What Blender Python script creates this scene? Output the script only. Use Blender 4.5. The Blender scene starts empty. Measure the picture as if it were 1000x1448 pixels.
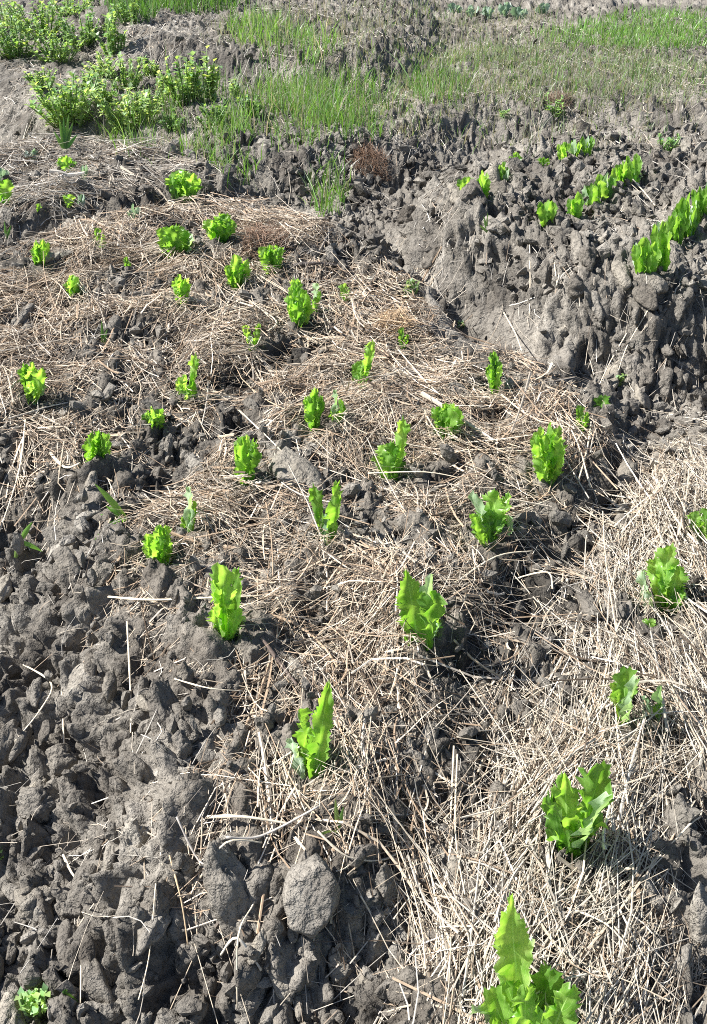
import bpy, bmesh, math, random
import numpy as np
from mathutils import Vector, Matrix

random.seed(7)
rng = np.random.default_rng(11)
R = math.radians
sc = bpy.context.scene
COL = sc.collection

# ------------------------------------------------------------------ camera, sky, sun, exposure
CAM = np.array([0.0, 0.0, 1.6])
PITCH = R(33.4)
FOC = 1391.0                       # focal length for a frame 1448 units high
cd = bpy.data.cameras.new('camera'); cam = bpy.data.objects.new('camera', cd); COL.objects.link(cam)
cam.location = CAM; cam.rotation_euler = (math.pi/2 - PITCH, 0, 0)
cd.sensor_fit = 'VERTICAL'; cd.angle = 2*math.atan(724/FOC)
cd.clip_start = 0.02; cd.clip_end = 2000
sc.camera = cam

SUN_EL, SUN_AZ = R(44), R(8)      # azimuth: swung from -X towards +Y
to_sun = Vector((-math.cos(SUN_EL)*math.cos(SUN_AZ), math.cos(SUN_EL)*math.sin(SUN_AZ), math.sin(SUN_EL)))
world = bpy.data.worlds.new('World'); sc.world = world; world.use_nodes = True
nt = world.node_tree
sky = nt.nodes.new('ShaderNodeTexSky'); sky.sky_type = 'NISHITA'; sky.sun_disc = False
sky.sun_elevation = SUN_EL; sky.sun_rotation = math.atan2(to_sun.x, to_sun.y)
bg = nt.nodes['Background']; bg.inputs[1].default_value = 0.062
nt.links.new(sky.outputs[0], bg.inputs[0])
sl = bpy.data.lights.new('sun', 'SUN'); sl.energy = 5.0; sl.angle = R(0.55); sl.color = (1.0, 0.975, 0.925)
so = bpy.data.objects.new('sun', sl); COL.objects.link(so); so.location = (-4, 2, 6)
so.rotation_euler = (-to_sun).to_track_quat('-Z', 'Y').to_euler()
sc.view_settings.view_transform = 'Standard'; sc.view_settings.look = 'None'
sc.view_settings.exposure = 1.15; sc.view_settings.gamma = 1.0
sc.render.engine = 'CYCLES'
sc.cycles.use_denoising = False
sc.cycles.filter_width = 1.0
sc.cycles.max_bounces = 4; sc.cycles.diffuse_bounces = 3; sc.cycles.transparent_max_bounces = 6

# ------------------------------------------------------------------ helpers
TAN = math.tan(R(4.0))
FWD = np.array([0, math.cos(PITCH), -math.sin(PITCH)]); UP = np.array([0, math.sin(PITCH), math.cos(PITCH)])
RIGHT = np.array([1.0, 0, 0])

def ray(px, py):
    d = FOC*FWD + (px-500)*RIGHT - (py-724)*UP
    return d/np.linalg.norm(d)

def project(x, y, z):
    qx, qy, qz = x-CAM[0], y-CAM[1], z-CAM[2]
    zd = np.maximum(qy*FWD[1] + qz*FWD[2], 1e-3)
    return 500 + FOC*qx/zd, 724 - FOC*(qy*UP[1] + qz*UP[2])/zd

def plane_hit(px, py, h):
    d = ray(px, py)                # z = TAN*y + h
    t = (CAM[2]-h-TAN*CAM[1]) / (TAN*d[1]-d[2])
    t = t if 0 < t < 30 else 30
    p = CAM + d*t
    return p[0], p[1]

def hash2(ix, iy, k):
    n = (ix.astype(np.int64)*374761393 + iy.astype(np.int64)*668265263 + k*1442695041) & 0xffffffff
    n = ((n ^ (n >> 13))*1274126177) & 0xffffffff
    n = ((n ^ (n >> 16))*2246822519) & 0xffffffff
    return ((n ^ (n >> 13)) & 0xffffff)/16777216.0

def vnoise(x, y, k=0):
    ix, iy = np.floor(x), np.floor(y); fx, fy = x-ix, y-iy
    fx = fx*fx*fx*(fx*(fx*6-15)+10); fy = fy*fy*fy*(fy*(fy*6-15)+10)
    a, b = hash2(ix, iy, k), hash2(ix+1, iy, k); c, d = hash2(ix, iy+1, k), hash2(ix+1, iy+1, k)
    return (a*(1-fx)+b*fx)*(1-fy) + (c*(1-fx)+d*fx)*fy

def fbm(x, y, o=4, k=0, g=0.5):
    s = 0; a = 1; t = 0
    for i in range(o):
        s = s + a*vnoise(x*2**i + 17.3*i, y*2**i + 5.1*i, k+i); t += a; a *= g
    return s/t

def clodfield(x, y, c, k):
    """piled blocky lumps: height in units of the cell size"""
    x = x + c*0.35*(vnoise(x/c*1.3, y/c*1.3, k+50)-.5); y = y + c*0.35*(vnoise(x/c*1.3, y/c*1.3, k+51)-.5)
    u, v = x/c, y/c; iu, iv = np.floor(u), np.floor(v)
    best = np.zeros_like(u)
    for du in (-1, 0, 1):
        for dv in (-1, 0, 1):
            cx, cy = iu+du, iv+dv
            jx, jy = cx+hash2(cx, cy, k), cy+hash2(cx, cy, k+1)
            r = 0.45+0.5*hash2(cx, cy, k+2); h = hash2(cx, cy, k+3)*0.55
            a = hash2(cx, cy, k+4)*math.pi
            dx, dy = u-jx, v-jy
            p = (dx*np.cos(a)+dy*np.sin(a)); q = (-dx*np.sin(a)+dy*np.cos(a))*(1.2+0.7*hash2(cx, cy, k+7))
            d = (np.abs(p)**3+np.abs(q)**3)**(1/3)/r
            dome = 0.75*np.clip((1-d)*2.4, 0, 1)+0.25*np.sqrt(np.clip(1-d**2.2, 0, 1))
            g = (p*(hash2(cx, cy, k+5)-.5)+q*(hash2(cx, cy, k+6)-.5))*1.5
            hh = np.where(d < 1, (h+0.25)*dome + g*dome, 0)
            best = np.maximum(best, hh)
    return best

def smooth(t):
    t = np.clip(t, 0, 1); return t*t*(3-2*t)

def poly_sd(X, Y, P):
    """signed distance to a polygon, negative inside"""
    d = np.full(X.shape, 1e9); inside = np.zeros(X.shape, bool)
    n = len(P)
    for i in range(n):
        ax, ay = P[i]; bx, by = P[(i+1) % n]
        ex, ey = bx-ax, by-ay
        t = np.clip(((X-ax)*ex+(Y-ay)*ey)/(ex*ex+ey*ey+1e-12), 0, 1)
        d = np.minimum(d, np.hypot(X-ax-t*ex, Y-ay-t*ey))
        cond = ((ay > Y) != (by > Y)) & (X < (bx-ax)*(Y-ay)/(by-ay+1e-12)+ax)
        inside ^= cond
    return np.where(inside, -d, d)

def set_props(o, label=None, cat=None, group=None, kind=None):
    if label: o['label'] = label
    if cat: o['category'] = cat
    if group: o['group'] = group
    if kind: o['kind'] = kind
    return o

def link(name, me, mat=None, parent=None, loc=None):
    o = bpy.data.objects.new(name, me); COL.objects.link(o)
    if mat and me and not me.materials: me.materials.append(mat)
    if parent: o.parent = parent
    if loc is not None: o.location = loc
    return o

def np_mesh(name, V, F, nper, cols=None, smooth_=True):
    """V (n,3), F flat index array of faces with nper corners each"""
    me = bpy.data.meshes.new(name)
    V = np.ascontiguousarray(V, np.float32); F = np.ascontiguousarray(F, np.int32).ravel()
    me.vertices.add(len(V)); me.vertices.foreach_set('co', V.ravel())
    nf = len(F)//nper
    me.loops.add(len(F)); me.loops.foreach_set('vertex_index', F)
    me.polygons.add(nf)
    me.polygons.foreach_set('loop_start', np.arange(0, len(F), nper, dtype=np.int32))
    me.polygons.foreach_set('use_smooth', np.full(nf, smooth_, bool))
    if cols is not None:
        a = me.color_attributes.new('tint', 'FLOAT_COLOR', 'POINT')
        c = np.ones((len(V), 4), np.float32); c[:, :3] = cols
        a.data.foreach_set('color', c.ravel())
    me.update(calc_edges=True); me.validate()
    return me

# ------------------------------------------------------------------ materials
def new_mat(name):
    m = bpy.data.materials.new(name); m.use_nodes = True
    t = m.node_tree; b = t.nodes['Principled BSDF']
    return m, t, b

def nz(t, scale, detail=4, rough=0.55, coord='Object', vec=None):
    n = t.nodes.new('ShaderNodeTexNoise'); n.inputs['Scale'].default_value = scale
    n.inputs['Detail'].default_value = detail; n.inputs['Roughness'].default_value = rough
    if vec is None:
        tc = t.nodes.new('ShaderNodeNewGeometry'); vec = tc.outputs['Position']
    t.links.new(vec, n.inputs['Vector'])
    return n.outputs['Fac']

def ramp(t, fac, stops):
    r = t.nodes.new('ShaderNodeValToRGB'); el = r.color_ramp.elements
    while len(el) < len(stops): el.new(0.5)
    for e, (p, c) in zip(el, stops): e.position = p; e.color = (*c, 1)
    t.links.new(fac, r.inputs[0]); return r.outputs[0]

def bump(t, b, fac, strength, dist, prev=None):
    n = t.nodes.new('ShaderNodeBump'); n.inputs['Strength'].default_value = strength; n.inputs['Distance'].default_value = dist
    t.links.new(fac, n.inputs['Height'])
    if prev: t.links.new(prev, n.inputs['Normal'])
    t.links.new(n.outputs[0], b.inputs['Normal']); return n.outputs[0]

def mixc(t, fac, a, b_, mode='MIX'):
    m = t.nodes.new('ShaderNodeMix'); m.data_type = 'RGBA'; m.blend_type = mode
    for s, v in ((m.inputs[0], fac), (m.inputs[6], a), (m.inputs[7], b_)):
        if hasattr(v, 'is_output'): t.links.new(v, s)
        else: s.default_value = v if isinstance(v, float) else (*v, 1)
    return m.outputs[2]

def soil_mat(name, attr):
    m, t, b = new_mat(name)
    big = ramp(t, nz(t, 5, 5), [(0.34, (0.125, 0.112, 0.097)), (0.52, (0.225, 0.207, 0.181)), (0.72, (0.335, 0.311, 0.274))])
    fine = ramp(t, nz(t, 70, 6, 0.65), [(0.30, (0.62, 0.61, 0.60)), (0.52, (0.95, 0.94, 0.93)), (0.72, (1.18, 1.17, 1.15))])
    c = mixc(t, 1.0, big, fine, 'MULTIPLY')
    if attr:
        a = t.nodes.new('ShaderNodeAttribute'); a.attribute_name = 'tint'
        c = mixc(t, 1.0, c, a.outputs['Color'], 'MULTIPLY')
    else:
        oi = t.nodes.new('ShaderNodeObjectInfo')
        c = mixc(t, 1.0, c, ramp(t, oi.outputs['Random'], [(0, (0.62, 0.60, 0.58)), (0.5, (1.0, 1.0, 1.0)), (1, (1.34, 1.32, 1.26))]), 'MULTIPLY')
    t.links.new(c, b.inputs['Base Color'])
    b.inputs['Roughness'].default_value = 0.92; b.inputs['Specular IOR Level'].default_value = 0.25
    gv = t.nodes.new('ShaderNodeNewGeometry')
    vo = t.nodes.new('ShaderNodeTexVoronoi'); vo.inputs['Scale'].default_value = 75; vo.feature = 'SMOOTH_F1'; vo.inputs['Smoothness'].default_value = 0.25
    wv = t.nodes.new('ShaderNodeVectorMath'); wv.operation = 'ADD'
    wn = t.nodes.new('ShaderNodeTexNoise'); wn.inputs['Scale'].default_value = 50; t.links.new(gv.outputs['Position'], wn.inputs['Vector'])
    ws = t.nodes.new('ShaderNodeVectorMath'); ws.operation = 'SCALE'; ws.inputs[3].default_value = 0.018; t.links.new(wn.outputs['Color'], ws.inputs[0])
    t.links.new(gv.outputs['Position'], wv.inputs[0]); t.links.new(ws.outputs[0], wv.inputs[1]); t.links.new(wv.outputs[0], vo.inputs['Vector'])
    inv = t.nodes.new('ShaderNodeMath'); inv.operation = 'SUBTRACT'; inv.inputs[0].default_value = 1; t.links.new(vo.outputs['Distance'], inv.inputs[1])
    p = bump(t, b, nz(t, 42, 5, 0.62), 1.0, 0.022)
    p = bump(t, b, inv.outputs[0], 0.6, 0.006, p)
    bump(t, b, nz(t, 240, 3, 0.6), 0.8, 0.0018, p)
    return m

M = {}
M['soil'] = soil_mat('soil', True)
M['clod'] = soil_mat('clod', False)

def straw_mat(name, k=1.0):
    m, t, b = new_mat(name)
    a = t.nodes.new('ShaderNodeAttribute'); a.attribute_name = 'tint'
    st = ramp(t, nz(t, 160, 3), [(0.3, (0.72*k, 0.70*k, 0.68*k)), (0.65, (1.08*k, 1.07*k, 1.05*k))])
    t.links.new(mixc(t, 1.0, a.outputs['Color'], st, 'MULTIPLY'), b.inputs['Base Color'])
    b.inputs['Roughness'].default_value = 0.55; b.inputs['Specular IOR Level'].default_value = 0.35
    return m
M['straw'] = straw_mat('straw')

def leaf_mat(name, c0, c1, trans, tfac, rough=0.42, attr=False, veins=True, spec=0.45):
    m, t, b = new_mat(name)
    oi = t.nodes.new('ShaderNodeObjectInfo')
    n1 = nz(t, 45, 4)
    col = ramp(t, n1, [(0.3, c0), (0.7, c1)])
    tr = None
    if attr:
        a = t.nodes.new('ShaderNodeAttribute'); a.attribute_name = 'tint'
        col = mixc(t, 1.0, col, a.outputs['Color'], 'MULTIPLY')
    tcol = mixc(t, 1.0, col, trans, 'MULTIPLY')
    if veins:
        uv = t.nodes.new('ShaderNodeUVMap'); uv.uv_map = 'UVMap'
        sx = t.nodes.new('ShaderNodeSeparateXYZ'); t.links.new(uv.outputs[0], sx.inputs[0])
        def math_(op, a_, b_=None):
            q = t.nodes.new('ShaderNodeMath'); q.operation = op
            for s, v in zip(q.inputs, (a_, b_)):
                if v is None: continue
                if hasattr(v, 'is_output'): t.links.new(v, s)
                else: s.default_value = v
            return q.outputs[0]
        au = math_('ABSOLUTE', math_('SUBTRACT', sx.outputs[0], 0.5))
        rib = math_('LESS_THAN', au, math_('MULTIPLY_ADD' if False else 'MULTIPLY', math_('SUBTRACT', 1.15, sx.outputs[1]), 0.045))
        ph = math_('SUBTRACT', math_('MULTIPLY', sx.outputs[1], 9.0), math_('MULTIPLY', au, 7.0))
        fr = math_('FRACT', ph); side = math_('LESS_THAN', fr, 0.12)
        vv = math_('MAXIMUM', rib, math_('MULTIPLY', side, 0.45))
        vv = math_('MAXIMUM', vv, math_('MULTIPLY', math_('GREATER_THAN', au, 0.455), 0.4))  # leaf rims paled: edge highlight put into the colour
        pale = tuple(min(1, v*1.5+0.07) for v in c1)
        col = mixc(t, vv, col, pale)
        crk = nz(t, 26, 2, 0.5)
        p = bump(t, b, math_('ADD', crk, math_('MULTIPLY', vv, 0.25)), 0.8, 0.006)
    br = ramp(t, oi.outputs['Random'], [(0, (0.52, 0.60, 0.60)), (0.5, (0.92, 0.92, 0.95)), (1, (1.25, 1.12, 1.45))])
    col = mixc(t, 1.0, col, br, 'MULTIPLY'); tcol = mixc(t, 1.0, tcol, br, 'MULTIPLY')
    t.links.new(col, b.inputs['Base Color'])
    b.inputs['Roughness'].default_value = rough; b.inputs['Specular IOR Level'].default_value = spec
    tb = t.nodes.new('ShaderNodeBsdfTranslucent'); t.links.new(tcol, tb.inputs['Color'])
    mx = t.nodes.new('ShaderNodeMixShader'); mx.inputs[0].default_value = tfac
    t.links.new(b.outputs[0], mx.inputs[1]); t.links.new(tb.outputs[0], mx.inputs[2])
    t.links.new(mx.outputs[0], t.nodes['Material Output'].inputs[0])
    return m
M['lettuce'] = leaf_mat('lettuce', (0.13, 0.34, 0.030), (0.33, 0.54, 0.120), (1.85, 1.75, 0.85), 0.58, rough=0.33, spec=0.6)
M['lettuce_pale'] = leaf_mat('lettuce_pale', (0.34, 0.50, 0.26), (0.46, 0.60, 0.37), (1.5, 1.6, 0.8), 0.42, rough=0.30, spec=0.8)
M['cabbage'] = leaf_mat('cabbage', (0.26, 0.38, 0.25), (0.42, 0.53, 0.40), (1.3, 1.4, 0.9), 0.35, rough=0.33)
M['weed'] = leaf_mat('weed', (0.20, 0.36, 0.09), (0.33, 0.49, 0.19), (1.9, 1.75, 0.9), 0.5, attr=True, veins=False)
M['grass'] = leaf_mat('grass', (0.9, 0.9, 0.9), (1.05, 1.05, 1.05), (1.4, 1.3, 0.7), 0.38, attr=True, veins=False)
mt, tt, bb = new_mat('stem'); bb.inputs['Base Color'].default_value = (0.16, 0.26, 0.07, 1); bb.inputs['Roughness'].default_value = 0.6
tt.links.new(ramp(tt, nz(tt, 60), [(0.3, (0.10, 0.19, 0.05)), (0.7, (0.20, 0.30, 0.09))]), bb.inputs['Base Color']); M['stem'] = mt
mt, tt, bb = new_mat('bark')
tt.links.new(ramp(tt, nz(tt, 90), [(0.3, (0.035, 0.028, 0.024)), (0.7, (0.11, 0.09, 0.08))]), bb.inputs['Base Color']); bb.inputs['Roughness'].default_value = 0.8
bump(tt, bb, nz(tt, 200), 0.6, 0.003); M['bark'] = mt

# ------------------------------------------------------------------ smooth relief of the plot
gx = np.arange(-7, 7.001, 0.025); gy = np.arange(-2, 15.001, 0.025)
GX, GY = np.meshgrid(gx, gy)

def ground_poly(pts, h): return [plane_hit(px, py, h) for px, py in pts]

MAIN = [(-500, 330), (-300, 470), (0, 585), (130, 680), (195, 800), (255, 900), (300, 1010), (290, 1120), (340, 1175), (440, 1195),
        (535, 1165), (575, 1080), (640, 985), (690, 900), (760, 800), (840, 720), (850, 620), (770, 545), (700, 490), (620, 450),
        (560, 400), (470, 340), (380, 300), (280, 300), (200, 300), (100, 330), (0, 365), (-300, 400)]
RIGHTB = [(585, 1800), (610, 1448), (650, 1300), (700, 1150), (765, 1000), (850, 840), (900, 715), (965, 650), (1150, 560), (1500, 560),
          (1250, 850), (1010, 1050), (925, 1200), (895, 1448), (900, 1800)]
LEFTFAR = [(-600, 330), (-200, 345), (0, 322), (130, 295), (235, 258), (300, 245), (250, 215), (150, 210), (40, 205), (-300, 240)]
BARE = [(640, 285), (680, 240), (790, 190), (950, 190), (1500, 190), (1500, 470), (1120, 420), (1000, 375), (910, 400), (830, 380), (740, 345), (665, 315)]
BANK = [(-900, 60), (0, 92), (70, 140), (230, 150), (330, 190), (430, 205), (540, 185), (640, 140), (800, 130), (1000, 150), (1700, 150), (1700, -120), (-900, -120)]
BANK2 = [(200, 60), (330, 70), (500, 72), (560, 40), (560, -120), (150, -120), (170, 20)]

relief = np.zeros_like(GX)
wob = (fbm(GX*4, GY*4, 3, 5)-.5)*0.10
SD = {}
for key, P, h, w in (('main', MAIN, 0.16, 0.32), ('right', RIGHTB, 0.12, 0.26), ('left', LEFTFAR, 0.13, 0.2), ('bare', BARE, 0.27, 0.34), ('bank', BANK, 0.15, 0.40), ('bank2', BANK2, 0.28, 0.6)):
    sd = poly_sd(GX, GY, ground_poly(P, h)); SD[key] = sd
    t = np.clip(1-(sd+wob)/w, 0, 1)
    prof = t*t*(3-2*t)*0.6 + t*0.4
    relief = np.maximum(relief, h*prof)
FUR = ground_poly([(520, 1700), (545, 1448), (590, 1220), (640, 1090), (690, 970), (745, 880), (820, 780), (880, 700), (885, 640)], 0.02)
fd = np.full(GX.shape, 9.0)
for (x0, y0), (x1, y1) in zip(FUR[:-1], FUR[1:]):
    tt_ = np.clip(((GX-x0)*(x1-x0)+(GY-y0)*(y1-y0))/((x1-x0)**2+(y1-y0)**2), 0, 1)
    fd = np.minimum(fd, np.hypot(GX-x0-tt_*(x1-x0), GY-y0-tt_*(y1-y0)))
furrow = smooth(1-fd/0.13)
relief = relief - 0.02*furrow
slope = TAN*np.where(GY < 11, GY, 11+ (GY-11)*0.3)
ZS = slope + relief + (fbm(GX*2.2, GY*2.2, 3, 1)-.5)*0.07
# lumps of mulch
def bil(A, x, y):
    u = np.clip((x-gx[0])/0.025, 0, len(gx)-1.001); v = np.clip((y-gy[0])/0.025, 0, len(gy)-1.001)
    i, j = u.astype(int), v.astype(int); fu, fv = u-i, v-j
    return (A[j, i]*(1-fu)+A[j, i+1]*fu)*(1-fv) + (A[j+1, i]*(1-fu)+A[j+1, i+1]*fu)*fv

PU, PV = project(GX, GY, ZS)
edge = (fbm(GX*7, GY*7, 3, 21)-.5)*0.22
dens = {'main': smooth(0.5-(SD['main']+edge*1.0-0.05)/0.30), 'right': smooth(0.5-(SD['right']+edge*0.8-0.02)/0.24), 'left': smooth(0.5-(SD['left']+edge-0.05)/0.28)}
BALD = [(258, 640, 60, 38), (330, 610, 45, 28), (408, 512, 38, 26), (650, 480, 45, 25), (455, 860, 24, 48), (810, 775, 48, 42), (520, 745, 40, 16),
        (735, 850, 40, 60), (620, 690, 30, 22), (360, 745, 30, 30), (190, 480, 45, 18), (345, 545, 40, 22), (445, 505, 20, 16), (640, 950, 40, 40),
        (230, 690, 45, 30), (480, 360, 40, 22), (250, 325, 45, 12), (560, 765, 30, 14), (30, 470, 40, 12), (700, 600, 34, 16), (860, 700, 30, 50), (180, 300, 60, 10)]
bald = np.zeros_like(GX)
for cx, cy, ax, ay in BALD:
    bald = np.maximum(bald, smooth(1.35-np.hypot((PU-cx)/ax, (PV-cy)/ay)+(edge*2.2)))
patch = smooth((fbm(GX*5, GY*7, 3, 33)-0.36)/0.20)
for k in ('main', 'left'): dens[k] = dens[k]*(1-0.95*bald)*(0.42+0.58*patch)
dens['right'] = dens['right']*(1-0.6*bald)*(0.30+0.70*patch)
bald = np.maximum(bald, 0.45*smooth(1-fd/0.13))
cover = np.clip(dens['main']+dens['right']+dens['left'], 0, 1)
ZS = ZS + cover*(0.028*smooth((fbm(GX*9, GY*9, 2, 44)-.25)/.5)) - bald*0.035
def zs(x, y): return bil(ZS, np.asarray(x, float), np.asarray(y, float))

def at(px, py):
    """first point of the smooth relief along the sight line of a point of the photograph"""
    d = ray(px, py); t = np.arange(0.6, 14, 0.004)
    P = CAM[None]+t[:, None]*d[None]
    g = P[:, 2]-zs(P[:, 0], P[:, 1]); i = np.argmax(g < 0)
    p = P[i]; return np.array([p[0], p[1], float(zs(p[0], p[1]))])

# ------------------------------------------------------------------ the ground sheet
def axis(lo, hi, step, ref):
    out = [0.0]
    while out[-1] < hi: out.append(out[-1]+step*max(1, out[-1]/ref))
    neg = [0.0]
    while neg[-1] > lo: neg.append(neg[-1]-step*max(1, -neg[-1]/ref))
    return neg[:0:-1]+out
ax_x = np.array(axis(-6.2, 6.2, 0.0070, 1.0)); ax_y = np.array(axis(-1.2, 10.5, 0.0070, 1.2))
ext = lambda a, f: np.concatenate([a[0]-np.cumsum(0.05*f**np.arange(34))[::-1], a, a[-1]+np.cumsum(0.05*f**np.arange(34))])
ax_x = ext(ax_x, 1.22); ax_y = ext(ax_y, 1.22)
FX, FY = np.meshgrid(ax_x, ax_y)
base = zs(FX, FY)
far = smooth((np.maximum(np.abs(FX)-6.5, np.maximum(FY-12, -1.5-FY)))/6)
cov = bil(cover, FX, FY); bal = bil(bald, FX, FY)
path_px, path_py = project(FX, FY, base)
pathm = np.zeros_like(FX)
for cx, cy, a_, b_ in ((690, 465, 85, 38), (620, 400, 52, 24), (440, 320, 36, 20), (745, 515, 42, 22)):
    pathm = np.maximum(pathm, smooth(1.5-np.hypot((path_px-cx)/a_, (path_py-cy)/b_)))
amt = (1-0.45*smooth((FY-3.6)/1.5))*(1-0.80*cov)*(1-0.8*pathm)*(1-far)
mix = smooth((fbm(FX*3, FY*3, 2, 61)-.3)/.35)
det = 0.062*clodfield(FX, FY*0.58, 0.066, 70)*(0.3+0.7*mix) + 0.85*0.042*clodfield(FX, FY*.62, 0.040, 90) + 0.7*0.021*clodfield(FX, FY, 0.021, 110)
det = det + (fbm(FX*14, FY*14, 4, 130)-.5)*0.05 - np.abs(fbm(FX*22, FY*22, 4, 135, .6)-.5)*0.105 - np.abs(vnoise(FX*66, FY*66, 137)-.5)*0.026 + 0.018
disp = amt*(det-0.02) + (fbm(FX*70, FY*70, 3, 140, .7)-.5)*0.010*(1-far)
dzy, dzx = np.gradient(base, ax_y, ax_x)
nl_ = np.sqrt(1+dzx**2+dzy**2); NX, NY, NZ = -dzx/nl_, -dzy/nl_, 1/nl_
Z = base + disp/NZ
mound = np.where(FY > 15, (FY-15)*TAN*0.3, 0)
Z = Z + mound
Zdet = Z-base
ny, nx = FX.shape
idx = np.arange(ny*nx).reshape(ny, nx)
F = np.stack([idx[:-1, :-1], idx[:-1, 1:], idx[1:, 1:], idx[1:, :-1]], -1).reshape(-1, 4)
# damp soil is darker by nature: broad damp patches and litter-stained earth, with dry crust on the paths; bald hollows are moist soil plus painted-in shade
damp = smooth((fbm(FX*2.5+3, FY*2.5, 4, 150)-.42)/.25)
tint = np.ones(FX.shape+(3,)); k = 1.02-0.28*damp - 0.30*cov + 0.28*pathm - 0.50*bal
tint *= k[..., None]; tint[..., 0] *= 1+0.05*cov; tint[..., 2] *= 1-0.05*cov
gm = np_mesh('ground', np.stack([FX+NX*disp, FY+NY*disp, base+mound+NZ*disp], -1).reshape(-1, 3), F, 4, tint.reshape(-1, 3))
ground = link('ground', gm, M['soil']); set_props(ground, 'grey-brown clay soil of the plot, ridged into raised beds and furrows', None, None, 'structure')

def zdetail(x, y):
    x = np.asarray(x, float); y = np.asarray(y, float)
    i = np.clip(np.searchsorted(ax_x, x)-1, 0, nx-2); j = np.clip(np.searchsorted(ax_y, y)-1, 0, ny-2)
    fu = (x-ax_x[i])/(ax_x[i+1]-ax_x[i]); fv = (y-ax_y[j])/(ax_y[j+1]-ax_y[j])
    return (Z[j, i]*(1-fu)+Z[j, i+1]*fu)*(1-fv)+(Z[j+1, i]*(1-fu)+Z[j+1, i+1]*fu)*fv

# ------------------------------------------------------------------ clods
def ico(sub):
    bm = bmesh.new(); bmesh.ops.create_icosphere(bm, subdivisions=sub, radius=1)
    V = np.array([v.co[:] for v in bm.verts]); Fc = np.array([[v.index for v in f.verts] for f in bm.faces]); bm.free()
    return V/np.linalg.norm(V, axis=1)[:, None], Fc
ICO = {s: ico(s) for s in (1, 2, 3, 4)}
def clod_shape(sub, r, aniso=True):
    D, Fc = ICO[sub]
    n = r.normal(size=(r.integers(9, 15), 3)); n /= np.linalg.norm(n, axis=1)[:, None]
    d = r.uniform(0.62, 1.0, len(n))
    dot = D@n.T
    rad = np.where(dot > 0.08, d/np.maximum(dot, 0.08), 3.0)
    rad = -np.log(np.exp(-rad*30).sum(1))/30
    rad = np.clip(rad, 0.4, 1.3)
    ph = r.uniform(0, 6.28, (7, 1)); fr = r.normal(size=(7, 3))*np.array([3, 3, 5, 7, 9, 13, 19])[:, None]
    nzv = (np.sin(D@fr.T+ph.T)*np.array([.05, .05, .045, .04, .04, .036, .034])).sum(1)
    V = D*(rad+nzv)[:, None]
    if aniso: V *= np.array([1.35, r.uniform(.6, .9), r.uniform(.45, .8)])
    return V, Fc
cr = np.random.default_rng(5)
CLOD = [np_mesh('clod', *clod_shape(3, cr), 3) for _ in range(16)]
HCLOD = [np_mesh('clod', *clod_shape(4, cr, False), 3) for _ in range(8)]
for m_ in CLOD+HCLOD: m_.materials.append(M['clod'])
def add_clod(x, y, size, me, rot=None, sink=0.25, stretch=(1, 1, 1), z=None):
    o = bpy.data.objects.new('clod', me); COL.objects.link(o); o.parent = ground
    o.location = (x, y, (float(zdetail(x, y)) if z is None else z)+size*(0.5-sink*1.6))
    o.rotation_euler = rot or (cr.uniform(0, 6.3), cr.uniform(0, 6.3), cr.uniform(0, 6.3))
    o.scale = (size*stretch[0], size*stretch[1], size*stretch[2]); return o
def slab_shape(r):
    D, Fc = ICO[4]
    a = np.linspace(0, 6.283, 8)[:-1]+r.uniform(-.2, .2, 7)
    n = np.concatenate([[[0, -1, .05], [0, 1, 0]], np.stack([np.cos(a), r.uniform(-.3, .1, 7), np.sin(a)], 1)]); n /= np.linalg.norm(n, axis=1)[:, None]
    d = np.concatenate([[.55, .7], r.uniform(.74, .98, 7)])
    dot = D@n.T; rad = np.where(dot > .08, d/np.maximum(dot, .08), 3.0); rad = -np.log(np.exp(-rad*55).sum(1))/55
    ph = r.uniform(0, 6.28, (6, 1)); fr = r.normal(size=(6, 3))*np.array([4, 6, 8, 12, 16, 20])[:, None]
    return D*(rad+(np.sin(D@fr.T+ph.T)*np.array([.03, .025, .02, .016, .014, .012])).sum(1))[:, None], Fc
V, Fc = slab_shape(np.random.default_rng(3))
SLAB = np_mesh('clod', V, Fc, 3, np.full((len(V), 3), 1.22)); SLAB.materials.append(M['soil'])
HERO = [(440, 1300, 74, 122), (318, 1285, 58, 135), (432, 1410, 70, 105), (484, 1370, 36, 60), (575, 1425, 46, 70), (146, 822, 30, 44), (236, 655, 18, 52),
        (525, 1360, 36, 90), (540, 1275, 42, 80), (235, 1040, 46, 120), (258, 1075, 32, 46), (150, 1400, 34, 80), (196, 1345, 28, 50), (165, 1348, 28, 52), (110, 1295, 42, 60),
        (45, 1300, 60, 50), (225, 1310, 48, 70), (265, 1240, 18, 34), (130, 955, 40, 40), (60, 1175, 50, 50), (575, 325, 24, 28), (545, 400, 20, 30),
        (768, 405, 22, 44), (828, 392, 24, 36), (665, 300, 36, 26), (810, 440, 26, 30), (735, 1020, 34, 40), (265, 975, 20, 40), (45, 860, 26, 44),
        (120, 880, 30, 36), (250, 860, 22, 44), (170, 1090, 40, 60), (20, 1020, 40, 40), (350, 1330, 26, 40), (90, 1100, 50, 44), (195, 1200, 34, 60), (385, 1350, 30, 40),
        (890, 590, 26, 34), (940, 560, 30, 36), (965, 520, 30, 34), (870, 480, 24, 28), (980, 1330, 30, 80), (960, 1180, 26, 50), (690, 940, 22, 24), (640, 1250, 24, 40)]
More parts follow.
